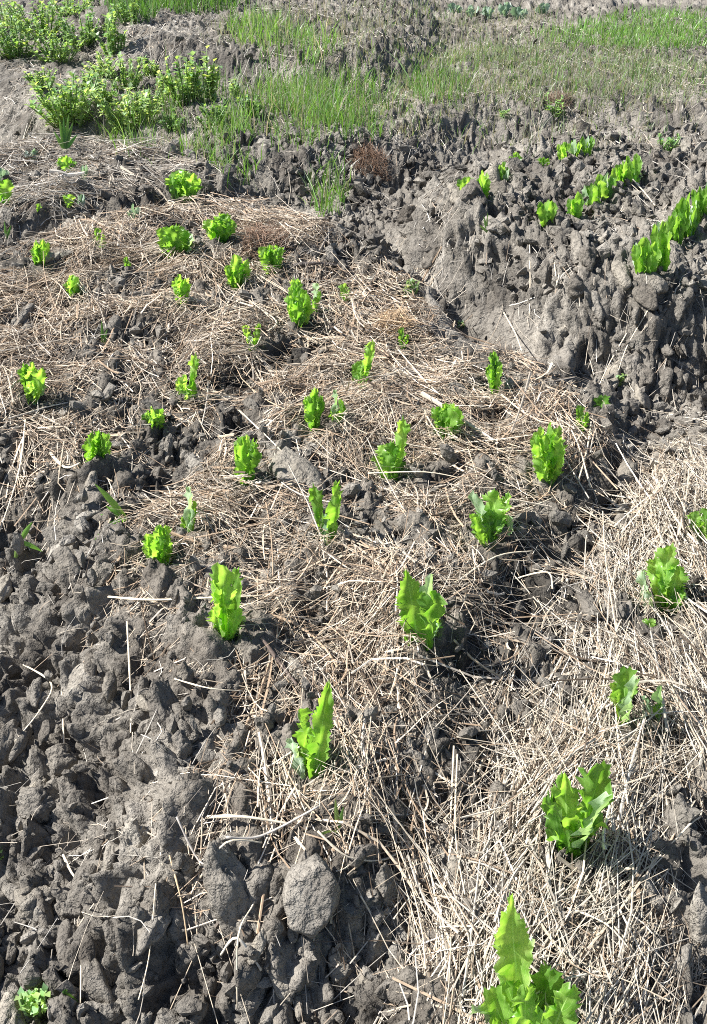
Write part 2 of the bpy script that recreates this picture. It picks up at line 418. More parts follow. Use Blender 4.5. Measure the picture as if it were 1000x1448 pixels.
for i, (px, py, w, h) in enumerate(HERO):
    p = at(px, py); zd = float((p-CAM)@FWD); s = zd/FOC
    wm, hm = w*s*0.50, h*s*0.46
    o = bpy.data.objects.new('clod', HCLOD[i % 8]); COL.objects.link(o); o.parent = ground
    # the long side leans back against the slope
    o.rotation_euler = (R(-32)+cr.uniform(-.2, .2), cr.uniform(-.2, .2), cr.uniform(-.3, .3))
    o.scale = (wm, wm*0.7, hm); o.location = (p[0], p[1]+0.35*wm, float(zdetail(p[0], p[1]))+(0.15*wm if i else 0.030))
    if i == 0:
        o.data = SLAB; o.scale = (wm*1.05, wm*.62, hm*.98); o.rotation_euler = (R(-42), 0.04, 0.05); o.location.z += 0.038; o.location.y -= 0.012; o['label'] = 'large pale clod with a flat face'
PATHS = ((690, 465, 85, 38), (620, 400, 52, 24), (440, 320, 36, 20), (20, 175, 45, 55), (745, 515, 42, 22))
clear = np.ones_like(GX)
for cx_, cy_, a_, b_ in PATHS: clear = np.minimum(clear, 1-0.93*smooth(1.5-np.hypot((PU-cx_)/a_, (PV-cy_)/b_)))
soilw = clear*(1-cover)**2*(np.abs(GX) < 0.42*np.maximum(GY, .6)+0.25)*(GY > 0.55)*(GY < 4.2)/np.maximum(GY, 0.8)**1.6
def sample_cells(W, n, r):
    p = W.ravel()/W.sum(); c = r.choice(p.size, n, p=p); j, i = np.divmod(c, W.shape[1])
    return gx[i]+r.uniform(-.0125, .0125, n), gy[j]+r.uniform(-.0125, .0125, n)
sx, sy = sample_cells(soilw, 185, cr)
wb = clear*(1-cover)**2*((SD['bare'] > -0.25)&(SD['bare'] < 0.45)&(GX > 0.1)&(GX < 0.4*GY+.1)&(GY < 4.4)).astype(float)
ux_, uy_ = sample_cells(wb, 300-len(HERO)-185, cr); sx = np.concatenate([sx, ux_]); sy = np.concatenate([sy, uy_])
for x, y in zip(sx, sy):
    s = float(np.clip(cr.lognormal(math.log(0.0195), 0.36), 0.011, 0.04))*(1 if y < 2 else 1.5)
    add_clod(x, y, s, CLOD[cr.integers(16)], sink=0.40, stretch=(1.3, 1, 1), rot=(cr.uniform(0, 6.3), R(-18)+cr.normal(0, .25), R(90)+cr.normal(0, .4)))
# the smaller crumbs: one mass
shapes1 = [clod_shape(1, cr) for _ in range(24)]; shapes2 = [clod_shape(2, cr) for _ in range(16)]
def crumb_mesh(n, W, lo, sig, shapes, mx):
    Vs, Fs, Cs = [], [], []; off = 0
    xs, ys = sample_cells(W, n, cr); zz = zdetail(xs, ys)
    for x, y, z in zip(xs, ys, zz):
        V, Fc = shapes[cr.integers(len(shapes))]
        s = min(cr.lognormal(math.log(lo), sig), mx)*(1+0.12*max(0, y-1.5))
        a = cr.normal(size=4); a /= np.linalg.norm(a); w_, x_, y_, z_ = a
        Rm = np.array([[1-2*(y_*y_+z_*z_), 2*(x_*y_-z_*w_), 2*(x_*z_+y_*w_)], [2*(x_*y_+z_*w_), 1-2*(x_*x_+z_*z_), 2*(y_*z_-x_*w_)], [2*(x_*z_-y_*w_), 2*(y_*z_+x_*w_), 1-2*(x_*x_+y_*y_)]])
        Vs.append((V*s)@Rm.T+(x, y, z+s*0.15)); Fs.append(Fc+off); off += len(V)
        Cs.append(np.full((len(V), 3), cr.uniform(.7, 1.2)))
    return np.concatenate(Vs), np.concatenate(Fs), np.concatenate(Cs)
w2 = clear*(1-cover)**1.5*(np.abs(GX) < 0.45*np.maximum(GY, .6)+0.4)*(GY > 0.45)*(GY < 8)/np.maximum(GY, 0.8)**1.1
w2 = w2*(0.25+0.75*smooth((fbm(GX*5, GY*5, 2, 160)-.35)/.3))
wf = w2*(GY > 1.7)*np.maximum(GY, .8)**1.1*(GY < 6.5)*(1-0.8*np.clip(SD['bank'] < -0.4, 0, 1))
A = crumb_mesh(5600, w2, 0.0068, 0.45, shapes1, 0.018); B = crumb_mesh(1000, w2*(GY < 2.6), 0.0125, 0.35, shapes2, 0.026); A2 = crumb_mesh(4200, wf*(GY < 5), 0.0130, 0.40, shapes1, 0.032)
A = (np.concatenate([A[0], A2[0]]), np.concatenate([A[1], A2[1]+len(A[0])]), np.concatenate([A[2], A2[2]]))
V = np.concatenate([A[0], B[0]]); Fc = np.concatenate([A[1], B[1]+len(A[0])]); Cc = np.concatenate([A[2], B[2]])
crumbs = link('soil_crumbs', np_mesh('soil_crumbs', V, Fc, 3, Cc, False), M['soil'], ground); set_props(crumbs, kind='stuff')

# ------------------------------------------------------------------ plants table (position, width and height as seen, in photograph units)
# x, y of the base, width, height, kind, label
LET = [
 (746, 1470, 140, 200, 'hero1', 'largest lettuce, tall jagged pointed leaf above broad spread leaves, on thick straw'),
 (812, 1208, 88, 128, 'hero2', 'frilly lettuce with a fan-like toothed leaf raised over a curled lower leaf'),
 (885, 1024, 46, 76, 'hero3', 'lettuce sunk in long straw with one pale straw lying slantwise across it'),
 (930, 1020, 34, 42, 'pale', 'wilted pale seedling with two limp leaves beside the straw-crossed lettuce'),
 (938, 864, 68, 94, 'hero4', 'dense frilly lettuce with a duller grey-green leaf on one side, above a tiny sprig'),
 (922, 900, 36, 24, 'small', 'tiny flat green sprig poking out of straw just below a dense lettuce'),
 (992, 764, 40, 44, 'palegreen', 'pale blocky lettuce cut off by the picture edge beside a shaded straw hollow'),
 (438, 1096, 76, 130, 'hero7', 'lettuce at the tip of the straw bed, one tall leaf and a grey-green one'),
 (322, 906, 50, 108, 'hero8', 'narrow tall lettuce with a straw stalk lying level behind it'),
 (602, 910, 68, 100, 'hero9', 'lettuce with one broad upright leaf and a pale leaf drooping beside dark soil'),
 (693, 766, 70, 70, 'hero10', 'round ruffled lettuce crossed by one thin straw with pale outer leaves'),
 (463, 768, 50, 86, 'vee', 'lettuce with two upright leaves forming an open V'),
 (226, 803, 50, 60, 'norm', 'bright ragged lettuce half buried in straw beside a whitish upright leaf'),
 (266, 757, 30, 68, 'greyone', 'single whitish-green upright toothed leaf growing out of the straw'),
 (775, 687, 56, 88, 'norm', 'tall dense lettuce below two small separate leaves, tan straw chip at its foot'),
 (823, 608, 22, 34, 'small', 'small narrow seedling next to a broader single leaf at the straw edge'),
 (850, 596, 26, 36, 'single', 'single broad rounded leaf at the straw edge facing the bare clods'),
 (554, 674, 50, 80, 'vee2', 'frilled lettuce with one long leaf rising at its side above a low bushy base'),
 (348, 688, 42, 72, 'norm', 'upright lettuce at the rim of the straw next to dark open soil'),
 (138, 664, 46, 56, 'norm', 'compact yellow-green lettuce near the outer edge of straw above the clod slope'),
 (216, 609, 36, 32, 'round', 'low round frilly seedling with a whitish side leaf in thin straw'),
 (444, 609, 36, 60, 'norm', 'narrow frilled lettuce with a separate greyish leaf standing beside it'),
 (473, 598, 24, 46, 'greyone', 'slim greyish-white leaf leaning beside a narrow frilled lettuce'),
 (633, 618, 50, 46, 'wide', 'low wide lettuce of several short frilled leaves in reddish straw'),
 (699, 558, 28, 60, 'norm', 'slender upright lettuce at the far corner of the reddish straw'),
 (513, 550, 34, 66, 'vee2', 'upright lettuce with a thin tall tip above a broad lower leaf in brown straw'),
 (264, 573, 38, 70, 'vee2', 'lettuce with one tall slanting leaf and a short rounded leaf over a dark hollow'),
 (46, 568, 48, 56, 'norm', 'bright two-leaved lettuce standing alone on flattened grey straw'),
 (570, 494, 18, 30, 'small', 'very small seedling among loose reddish straw near the smooth furrow'),
 (356, 492, 28, 34, 'vee', 'small seedling of two separate narrow leaves above a straw ridge'),
 (420, 467, 36, 72, 'norm', 'tall narrow lettuce below the dark twig'),
 (445, 441, 22, 40, 'greyone', 'whitish curled leaf beside the tall narrow lettuce below the dark twig'),
 (488, 426, 20, 24, 'small', 'little seedling close to the end of the dark twig'),
 (336, 411, 42, 50, 'norm', 'bushy lettuce with a pale side leaf next to a round one in a brown nest'),
 (383, 389, 38, 42, 'round', 'round frilly lettuce in front of a brown matted nest of dry roots'),
 (256, 431, 30, 42, 'norm', 'yellowish lettuce with one thin blade rising behind a straw heap'),
 (248, 364, 62, 44, 'wide', 'wide spreading lettuce on top of a long straw ridge'),
 (311, 347, 52, 44, 'wide', 'broad frilly lettuce by the straw ridge end next to bare soil'),
 (259, 292, 54, 50, 'wide', 'upright many-leaved lettuce behind a curved mat of straw'),
 (57, 384, 30, 44, 'norm', 'oval pale-edged lettuce on thin grey straw below the dark furrow'),
 (102, 421, 26, 32, 'norm', 'pale seedling next to a white scrap in the grey straw'),
 (140, 351, 18, 28, 'small', 'small twisted yellow-green seedling below the dark furrow'),
 (180, 388, 14, 24, 'small', 'thin slanting seedling poking from the side of a straw heap'),
 (96, 293, 24, 18, 'single', 'flat bright leaf beside a bluish seedling on the rear straw'),
 (56, 304, 14, 16, 'small', 'tiny yellow-green leaf on the rear straw near the dark furrow'),
 (6, 296, 26, 42, 'single', 'bright green leaf under a bluish cabbage seedling at the picture edge'),
 (94, 243, 30, 22, 'wide', 'low yellow-green seedling with spread leaves on the rear straw'),
]
CAB = [(45, 230, 22, 20, 'bluish-green cabbage seedling on the rear straw below the leafy weeds'),
       (8, 262, 22, 36, 'taller bluish cabbage seedling over a bright green leaf at the picture edge'),
       (119, 256, 14, 24, 'thin whitish-blue cabbage seedling beside a white fleck on rear straw'),
       (190, 312, 18, 24, 'sparse bluish cabbage seedling at the end of the dark furrow'),
       (113, 294, 14, 20, 'dull blue-green cabbage seedling next to a flat bright leaf')]
CABROW = [(644, 20, 24, 16), (668, 24, 30, 18), (690, 26, 22, 18), (712, 24, 28, 22), (735, 28, 34, 26), (770, 22, 26, 18)]
ROWLAB = {(912, 392): 'splayed broad lettuce ending the front row above the bare clod slope', (935, 384): 'lettuce with a whitish upright leaf, second in the front row of the bare bed',
          (775, 320): 'lone pair-leaved lettuce set apart by a gap at the end of the middle row', (814, 316): 'upright lettuce just past the gap in the middle row of the bare bed',
          (659, 282): 'lower lettuce touching a taller one at the end of the rear row', (681, 285): 'taller bright lettuce beside a lower one at the end of the rear row',
          (711, 263): 'narrow slanting lettuce standing before a clod in the rear row', (769, 240): 'lowest, half hidden lettuce of the rear row'}
ROWS = [('upright lettuce of the front row in the bare clod bed', 'lettuces in the front row of the bare bed',
         [(912, 392, 48, 66), (935, 384, 32, 66), (955, 345, 26, 52), (973, 336, 36, 60), (990, 312, 30, 54), (1010, 292, 28, 46)]),
        ('upright lettuce of the middle row in the bare clod bed', 'lettuces in the middle row of the bare bed',
         [(775, 320, 32, 40), (814, 316, 30, 50), (838, 300, 32, 48), (858, 286, 34, 50), (879, 274, 34, 52), (897, 264, 26, 50)]),
        ('short upright lettuce of the rear row in the bare clod bed', 'lettuces in the rear row of the bare bed',
         [(659, 282, 32, 36), (681, 285, 26, 48), (711, 263, 22, 40), (731, 242, 28, 30), (769, 240, 26, 20), (798, 233, 20, 30), (813, 229, 22, 30), (831, 222, 24, 30)])]
HEROL = {   # tips of leaves: x, y, width, pale?
 'hero1': [(722, 1268, 50, 0), (752, 1330, 34, 1), (690, 1402, 46, 0), (782, 1370, 56, 0), (806, 1398, 50, 0), (716, 1390, 44, 0), (742, 1405, 50, 0), (676, 1420, 34, 1)],
 'hero2': [(846, 1082, 50, 0), (796, 1096, 42, 0), (778, 1128, 34, 0), (840, 1145, 46, 0), (802, 1150, 40, 0), (858, 1128, 36, 1)],
 'hero3': [(884, 946, 34, 0), (900, 960, 28, 1), (868, 965, 24, 0)],
 'hero4': [(945, 772, 34, 0), (960, 800, 34, 0), (908, 808, 32, 1), (930, 790, 36, 0), (940, 825, 34, 0), (965, 830, 22, 0)],
 'hero7': [(464, 966, 34, 0), (424, 1006, 40, 0), (412, 1044, 36, 1), (457, 1050, 26, 0), (438, 1030, 32, 0), (448, 1064, 28, 0)],
 'hero8': [(316, 798, 34, 0), (298, 822, 22, 0), (338, 806, 24, 0), (302, 862, 30, 0), (324, 846, 28, 0), (346, 872, 24, 1), (334, 862, 26, 0), (312, 880, 26, 0)],
 'hero9': [(573, 808, 40, 0), (613, 812, 20, 1), (606, 842, 38, 0), (628, 850, 24, 0), (622, 880, 28, 1), (580, 872, 20, 0)],
 'hero10': [(674, 698, 28, 1), (700, 694, 40, 0), (720, 700, 28, 0), (726, 738, 34, 1), (692, 718, 40, 0), (666, 728, 24, 0), (706, 724, 32, 0)],
}
allp = [(a[0], a[1], a[2]) for a in LET]+[(a[0], a[1], a[2]) for r_ in ROWS for a in r_[2]]
BASES = np.array([at(min(a[0], 1040), a[1]) for a in allp])

# ------------------------------------------------------------------ straw
sr = np.random.default_rng(23)
PAL = np.array([(0.63, 0.555, 0.455), (0.52, 0.485, 0.435), (0.44, 0.345, 0.26), (0.105, 0.08, 0.06), (0.82, 0.775, 0.70)])
def straw_arrays(cx, cy, L, th, r, lift, w, pal_p, tiltsd=0.10, K=5):
    n = len(cx)
    s = np.linspace(-.5, .5, K)
    bend = r.normal(0, .10, n)[:, None]*(s[None]**2-.08)*L[:, None]*2
    kink = np.where(r.random(n) < .38, r.normal(0, .8, n), 0)[:, None]*np.maximum(0, s[None]-r.uniform(-.2, .3, n)[:, None])*L[:, None]
    lx = s[None]*L[:, None]; ly = bend+kink
    c, d = np.cos(th)[:, None], np.sin(th)[:, None]
    X = cx[:, None]+lx*c-ly*d; Y = cy[:, None]+lx*d+ly*c
    G = zs(X, Y)
    # stiff stalks bridge hollows: between following the ground and a straight chord
    chord = (G.mean(1)+0.004)[:, None]+(s[None]*((G[:, -1]-G[:, 0])[:, None]))
    stiff = r.uniform(.15, .7, n)[:, None]
    Zz = G*(1-stiff)+np.maximum(chord, G-0.004)*stiff + lift[:, None] + r.normal(0, tiltsd, n)[:, None]*lx*0.6
    Zz = Zz + np.abs(r.normal(0, .012, n))[:, None]*(s[None]*2)**2*np.where(r.random(n) < .3, 1, 0)[:, None]
    Zz = np.maximum(Zz, G+0.001)
    P = np.stack([X, Y, Zz], -1)
    T = np.gradient(P, axis=1); T /= np.linalg.norm(T, axis=2)[..., None]+1e-9
    S = np.cross(T, np.array([0, 0, 1.0])); S /= np.linalg.norm(S, axis=2)[..., None]+1e-9
    N = np.cross(S, T)
    roll = r.uniform(-.9, .9, n)[:, None, None]
    S, N = S*np.cos(roll)+N*np.sin(roll), N*np.cos(roll)-S*np.sin(roll)
    tap = (1-0.35*(s+.5))[None, :, None]
    wd = w[:, None, None]*tap; ht = wd*r.uniform(.35, .8, n)[:, None, None]
    ring = np.stack([P+S*wd, P+N*ht, P-S*wd], 2)                 # n,K,3,3
    V = ring.reshape(-1, 3)
    b = (np.arange(n)*K*3)[:, None, None]+(np.arange(K-1)*3)[None, :, None]
    q = np.array([[0, 1, 4, 3], [1, 2, 5, 4], [2, 0, 3, 5]])
    Fq = (b[..., None]+q[None, None]).reshape(-1, 4)
    ci = r.choice(len(PAL), n, p=pal_p)
    col = PAL[ci]*r.uniform(.72, 1.14, n)[:, None]
    col = np.repeat(col, K*3, 0)
    return V, Fq, col
def angle_field(x, y, which, r):
    n = len(x)
    if which == 'right': main = R(72)+0.9*(fbm(x*3, y*3, 2, 200)-.5)*2; sd = np.where(r.random(n) < .68, .22, 1.4)
    elif which == 'main': main = R(38)+2.6*(fbm(x*3.2, y*3.2, 2, 201)-.5)*2; sd = np.where(r.random(n) < .5, .35, 1.5)
    else: main = R(25)+1.8*(fbm(x*3, y*3, 2, 202)-.5)*2; sd = np.where(r.random(n) < .5, .4, 1.5)
    return main+r.normal(0, 1, n)*sd
def straw_mass(name, which, n, label, inframe=True, hero_keep=None):
    W = dens[which]*1.0
    W = W*(np.abs(GX) < 0.40*np.maximum(GY, .6)+0.55)*(GY > 0.3)*(GY < 7.5)
    cx, cy = sample_cells(W, n, sr)
    thick = bil(cover, cx, cy)
    lift = 0.002+sr.random(n)**1.5*0.050*thick*(0.4+1.2*fbm(cx*11, cy*11, 2, 210))
    L = np.clip(sr.lognormal(math.log(0.17 if which == 'right' else 0.105), .6, n), .02, .50); L = np.where(sr.random(n) < .25, sr.uniform(.015, .05, n), L)
    th = angle_field(cx, cy, which, sr)
    w = np.clip(sr.lognormal(math.log(0.00090), .45, n), .0006, .0036)*(1+0.10*np.maximum(cy-1.5, 0))
    w = np.where(sr.random(n) < .07, w*2.3, w)
    # keep the crowns of the plants clear
    keep = np.ones(n, bool)
    for p in BASES:
        e0 = np.hypot(cx-p[0], cy-p[1]+0.012); ux, uy = np.cos(th), np.sin(th)
        t = np.clip((p[0]-cx)*ux+(p[1]-cy)*uy, -L/2, L/2)
        keep &= np.hypot(cx+t*ux-p[0], cy+t*uy-p[1]) > np.where(sr.random(n) < .06, 0.0, 0.026)
    pal = {'main': (.28, .20, .25, .19, .08), 'right': (.32, .31, .11, .15, .11), 'left': (.28, .36, .11, .14, .11)}[which]
    a = [v[keep] for v in (cx, cy, L, th)]
    V, Fq, col = straw_arrays(*a, sr, lift[keep], w[keep], pal)
    col = col*np.array({'main': (.97, .91, .84), 'right': (.90, .88, .84), 'left': (.92, .91, .90)}[which])
    o = link(name, np_mesh(name, V, Fq, 4, col, False), M['straw'])
    set_props(o, label, 'straw', None, 'stuff'); return o
straw_mass('straw_mulch', 'main', 25000, 'thick tangled reddish-tan straw mulch over the main lettuce bed')
straw_mass('straw_mulch', 'right', 12000, 'long pale straw mulch laid lengthwise over the bed with the largest lettuce')
straw_mass('straw_mulch', 'left', 5500, 'bleached grey straw mulch over the rear bed with cabbage seedlings')
# loose bits on bare soil
W = (1-cover)*(np.abs(GX) < 0.40*np.maximum(GY, .6)+0.5)*(GY > 0.4)*(GY < 7.5)*(0.10+0.9*smooth((fbm(GX*3.5, GY*3.5, 2, 220)-.38)/.25)+0.8*smooth(1-fd/.25))
n = 13000; cx, cy = sample_cells(W*(0.6+0.35*np.clip(GY, 0, 5)), n, sr)
V, Fq, col = straw_arrays(cx, cy, np.clip(sr.lognormal(math.log(.06), .65, n), .012, .34), np.where(sr.random(n) < .5, R(80)+sr.normal(0, .4, n), sr.uniform(0, 6.3, n)), sr, np.maximum(zdetail(cx, cy)-zs(cx, cy), 0)+0.001+sr.random(n)*.006,
                          np.clip(sr.lognormal(math.log(.0008), .35, n), .0004, .002)*(1+.1*np.maximum(cy-1.5, 0)), (.34, .36, .10, .08, .12), K=4)
o = link('straw_litter', np_mesh('straw_litter', V, Fq, 4, col, False), M['straw']); set_props(o, 'short loose straw bits and root fibres strewn over bare clods', 'straw', None, 'stuff')

# single stalks that stand out
def tube(pts, rad, flat=0.6, sides=6, seg=5, taper=0.35):
    P = [Vector(p) for p in pts]; Q = []
    for i in range(len(P)-1):
        p0, p1, p2, p3 = P[max(i-1, 0)], P[i], P[i+1], P[min(i+2, len(P)-1)]
        for s in range(seg):
            t = s/seg
            Q.append(0.5*((2*p1)+(p2-p0)*t+(2*p0-5*p1+4*p2-p3)*t*t+(3*p1-p0-3*p2+p3)*t**3))
    Q.append(P[-1]); V = []; Fq = []
    for i, q in enumerate(Q):
        tg = (Q[min(i+1, len(Q)-1)]-Q[max(i-1, 0)]).normalized()
        s = tg.cross(Vector((0, 0, 1))); s = s.normalized() if s.length > 1e-4 else Vector((1, 0, 0)); nrm = s.cross(tg)
        r_ = rad*(1-taper*i/len(Q))*(1+0.35*math.exp(-((i % 7)-3)**2*3) if seg else 1)
        for k_ in range(sides):
            a = 6.2832*k_/sides; V.append(q+s*math.cos(a)*r_+nrm*math.sin(a)*r_*flat)
    m = len(Q)
    for i in range(m-1):
        for k_ in range(sides):
            Fq.append((i*sides+k_, i*sides+(k_+1) % sides, (i+1)*sides+(k_+1) % sides, (i+1)*sides+k_))
    Fq.append(tuple(range(sides))[::-1]); Fq.append(tuple((m-1)*sides+k_ for k_ in range(sides)))
    return V, Fq
def ribbon_obj(name, V, Fq, mat, parent=None, tint=None):
    me = bpy.data.meshes.new(name); me.from_pydata(V, [], Fq)
    me.polygons.foreach_set('use_smooth', [True]*len(me.polygons))
    if tint is not None:
        a = me.color_attributes.new('tint', 'FLOAT_COLOR', 'POINT')
        a.data.foreach_set('color', np.tile(np.array([*tint, 1], np.float32), len(V)))
    me.update(); return link(name, me, mat, parent)
PALE, TAN_, GREY, BROWN = (0.72, 0.63, 0.49), (0.55, 0.42, 0.27), (0.50, 0.46, 0.42), (0.16, 0.12, 0.10)
lo_clod = ('long dry straw stalk lying loose over the grey clods', 'loose stalks on the clods')
lo_mul = ('pale straw stalk standing out on top of the mulch', 'stalks on top of the mulch')
lo_bare = ('thin straw stalk lying on the slope of the bare clod bed', 'stalks on the bare bed slope')
STALK = [([(390, 1212), (362, 1290), (343, 1375), (338, 1446)], 2.6, PALE, 'longest straw stalk hanging down past the large flat pale clod', None),
 ([(295, 1166), (345, 1173), (412, 1182)], 6, PALE, 'broad pale straw sheath at the tip of the straw bed', None),
 ([(325, 1228), (372, 1204), (452, 1166)], 5, GREY, 'thick grey straw blade slanting across the tip of the straw bed', None),
 ([(285, 1252), (325, 1240), (372, 1215)], 4, PALE, *lo_clod), ([(418, 1200), (452, 1238), (469, 1282)], 4.5, PALE, 'bent pale straw lying over the top of the large flat clod', None),
 ([(450, 1200), (492, 1230), (545, 1226), (582, 1200)], 3.5, PALE, *lo_clod), ([(510, 1285), (540, 1325), (570, 1358)], 2.6, PALE, *lo_clod),
 ([(604, 1255), (575, 1285), (556, 1320)], 2.6, PALE, *lo_clod), ([(620, 1338), (588, 1352), (560, 1400), (535, 1445)], 2.6, GREY, *lo_clod),
 ([(155, 853), (215, 862), (300, 860), (372, 856)], 4, PALE, 'level straw stalk passing behind the narrow tall lettuce', None),
 ([(184, 905), (187, 1000), (188, 1098)], 2.6, PALE, *lo_clod), ([(38, 600), (30, 680), (2, 764)], 2.6, PALE, *lo_clod),
 ([(35, 950), (78, 990), (65, 1030), (28, 1072)], 2.6, PALE, *lo_clod), ([(92, 985), (95, 1095)], 2.2, PALE, *lo_clod), ([(88, 1210), (106, 1252), (117, 1260)], 3.6, PALE, *lo_clod),
 ([(120, 1335), (121, 1445)], 2.2, PALE, *lo_clod), ([(228, 1292), (215, 1370), (203, 1446)], 2.2, PALE, *lo_clod), ([(243, 1230), (259, 1290), (268, 1350)], 2.4, TAN_, *lo_clod),
 ([(255, 1190), (283, 1228), (306, 1243)], 3, GREY, *lo_clod), ([(314, 1360), (340, 1366), (371, 1387)], 5, (0.78, 0.72, 0.62), 'crumpled whitish straw sheath lying among clods below the straw bed', None),
 ([(640, 925), (672, 946), (708, 970)], 4.5, TAN_, 'thick orange-tan straw stub on dark soil below the drooping-leaf lettuce', None),
 ([(372, 925), (398, 950), (421, 980)], 5.5, BROWN, 'dark brown flat blade in the mulch between two tall lettuces', None),
 ([(985, 1080), (990, 1155), (965, 1202), (915, 1236), (868, 1276)], 2.8, PALE, 'long crooked straw stalk bending over the dark edge of the straw bed', None),
 ([(868, 965), (895, 978), (928, 996)], 4.2, PALE, 'pale slanting straw lying across the sunken lettuce', None),
 ([(905, 832), (870, 905), (855, 960), (842, 1030)], 2.6, PALE, *lo_mul), ([(640, 1080), (636, 1180), (632, 1260)], 2.6, PALE, *lo_mul), ([(645, 1090), (642, 1200), (655, 1290)], 2.2, PALE, *lo_mul),
 ([(668, 770), (705, 742), (742, 731), (780, 722)], 2.2, PALE, 'thin straw crossing the round ruffled lettuce', None),
 ([(640, 838), (700, 805), (752, 796)], 3.4, PALE, *lo_mul), ([(725, 828), (770, 836), (778, 858)], 3, PALE, *lo_mul), ([(560, 500), (620, 570), (660, 570), (710, 571)], 2.4, PALE, *lo_mul),
 ([(835, 605), (828, 650), (815, 700)], 2.6, PALE, *lo_mul), ([(885, 480), (862, 520), (845, 560)], 2, PALE, *lo_bare), ([(748, 345), (749, 400), (748, 455)], 1.8, PALE, *lo_bare),
 ([(712, 450), (728, 478), (737, 505)], 2.4, PALE, *lo_bare), ([(925, 430), (912, 455), (885, 500), (870, 545)], 1.8, PALE, *lo_bare), ([(710, 290), (722, 305), (735, 310)], 2, PALE, *lo_bare),
 ([(890, 275), (910, 283), (925, 300)], 2.6, PALE, *lo_bare), ([(783, 380), (783, 440)], 1.6, PALE, *lo_bare),
 ([(500, 427), (545, 427), (600, 434)], 3.2, TAN_, *lo_mul), ([(335, 437), (372, 450), (392, 470), (380, 488)], 3.2, PALE, *lo_mul), ([(238, 620), (285, 590), (330, 570)], 3, GREY, *lo_mul),
 ([(340, 605), (385, 640), (405, 655)], 2.4, PALE, *lo_mul), ([(60, 720), (95, 690), (150, 690)], 2.6, GREY, *lo_clod), ([(72, 650), (95, 676), (118, 684)], 5, PALE, *lo_clod),
 ([(455, 790), (520, 830), (560, 812)], 2.6, PALE, *lo_mul), ([(250, 985), (300, 1005), (345, 990)], 2.6, PALE, *lo_mul), ([(520, 690), (600, 700), (655, 690)], 2.4, PALE, *lo_mul),
 ([(760, 1010), (745, 1080), (742, 1140)], 2.4, PALE, *lo_mul), ([(930, 1090), (905, 1150), (900, 1190)], 2.6, PALE, *lo_mul), ([(620, 1330), (680, 1330), (740, 1360)], 3, PALE, *lo_mul),
 ([(780, 1290), (850, 1330), (900, 1370)], 3, PALE, *lo_mul), ([(655, 1430), (700, 1428), (735, 1440)], 3.4, PALE, *lo_mul), ([(870, 1445), (905, 1400), (915, 1350)], 3, PALE, *lo_mul)]
for pts, wpx, tint, label, group in STALK:
    if label == lo_mul[0] and pts[0][1] > 1000: label, group = 'pale straw stalk lying on the lengthwise mulch around the largest lettuce', 'stalks around the largest lettuce'
    elif label == lo_mul[0] and pts[0][1] < 650: label, group = 'pale straw stalk lying on the rear half of the main bed mulch', 'stalks on the rear half of the mulch'
    if label == lo_clod[0] and pts[0][1] < 1000: label, group = 'long straw stalk lying over dark clods beside the outer edge of the mulch', 'stalks on the upper clods'
    W3 = []
    for px, py in pts:
        p = at(px, py); W3.append((p[0], p[1], max(float(zdetail(p[0], p[1])), p[2])+0.018))
    s = float((np.array(W3[0])-CAM)@FWD)/FOC
    V, Fq = tube(W3, wpx*0.5*s*1.05)
    set_props(ribbon_obj('straw_stalk', V, Fq, M['straw'], None, tint), label, 'straw stalk', group)
tw = []
for px, py in ((416, 386), (440, 383), (468, 384), (494, 389)):
    p = at(px, py); tw.append((p[0], p[1], p[2]+0.025))
V, Fq = tube(tw, 0.009, 0.8); set_props(ribbon_obj('twig', V, Fq, M['bark']), 'dark brown twig lying level above the tall narrow lettuce', 'twig')

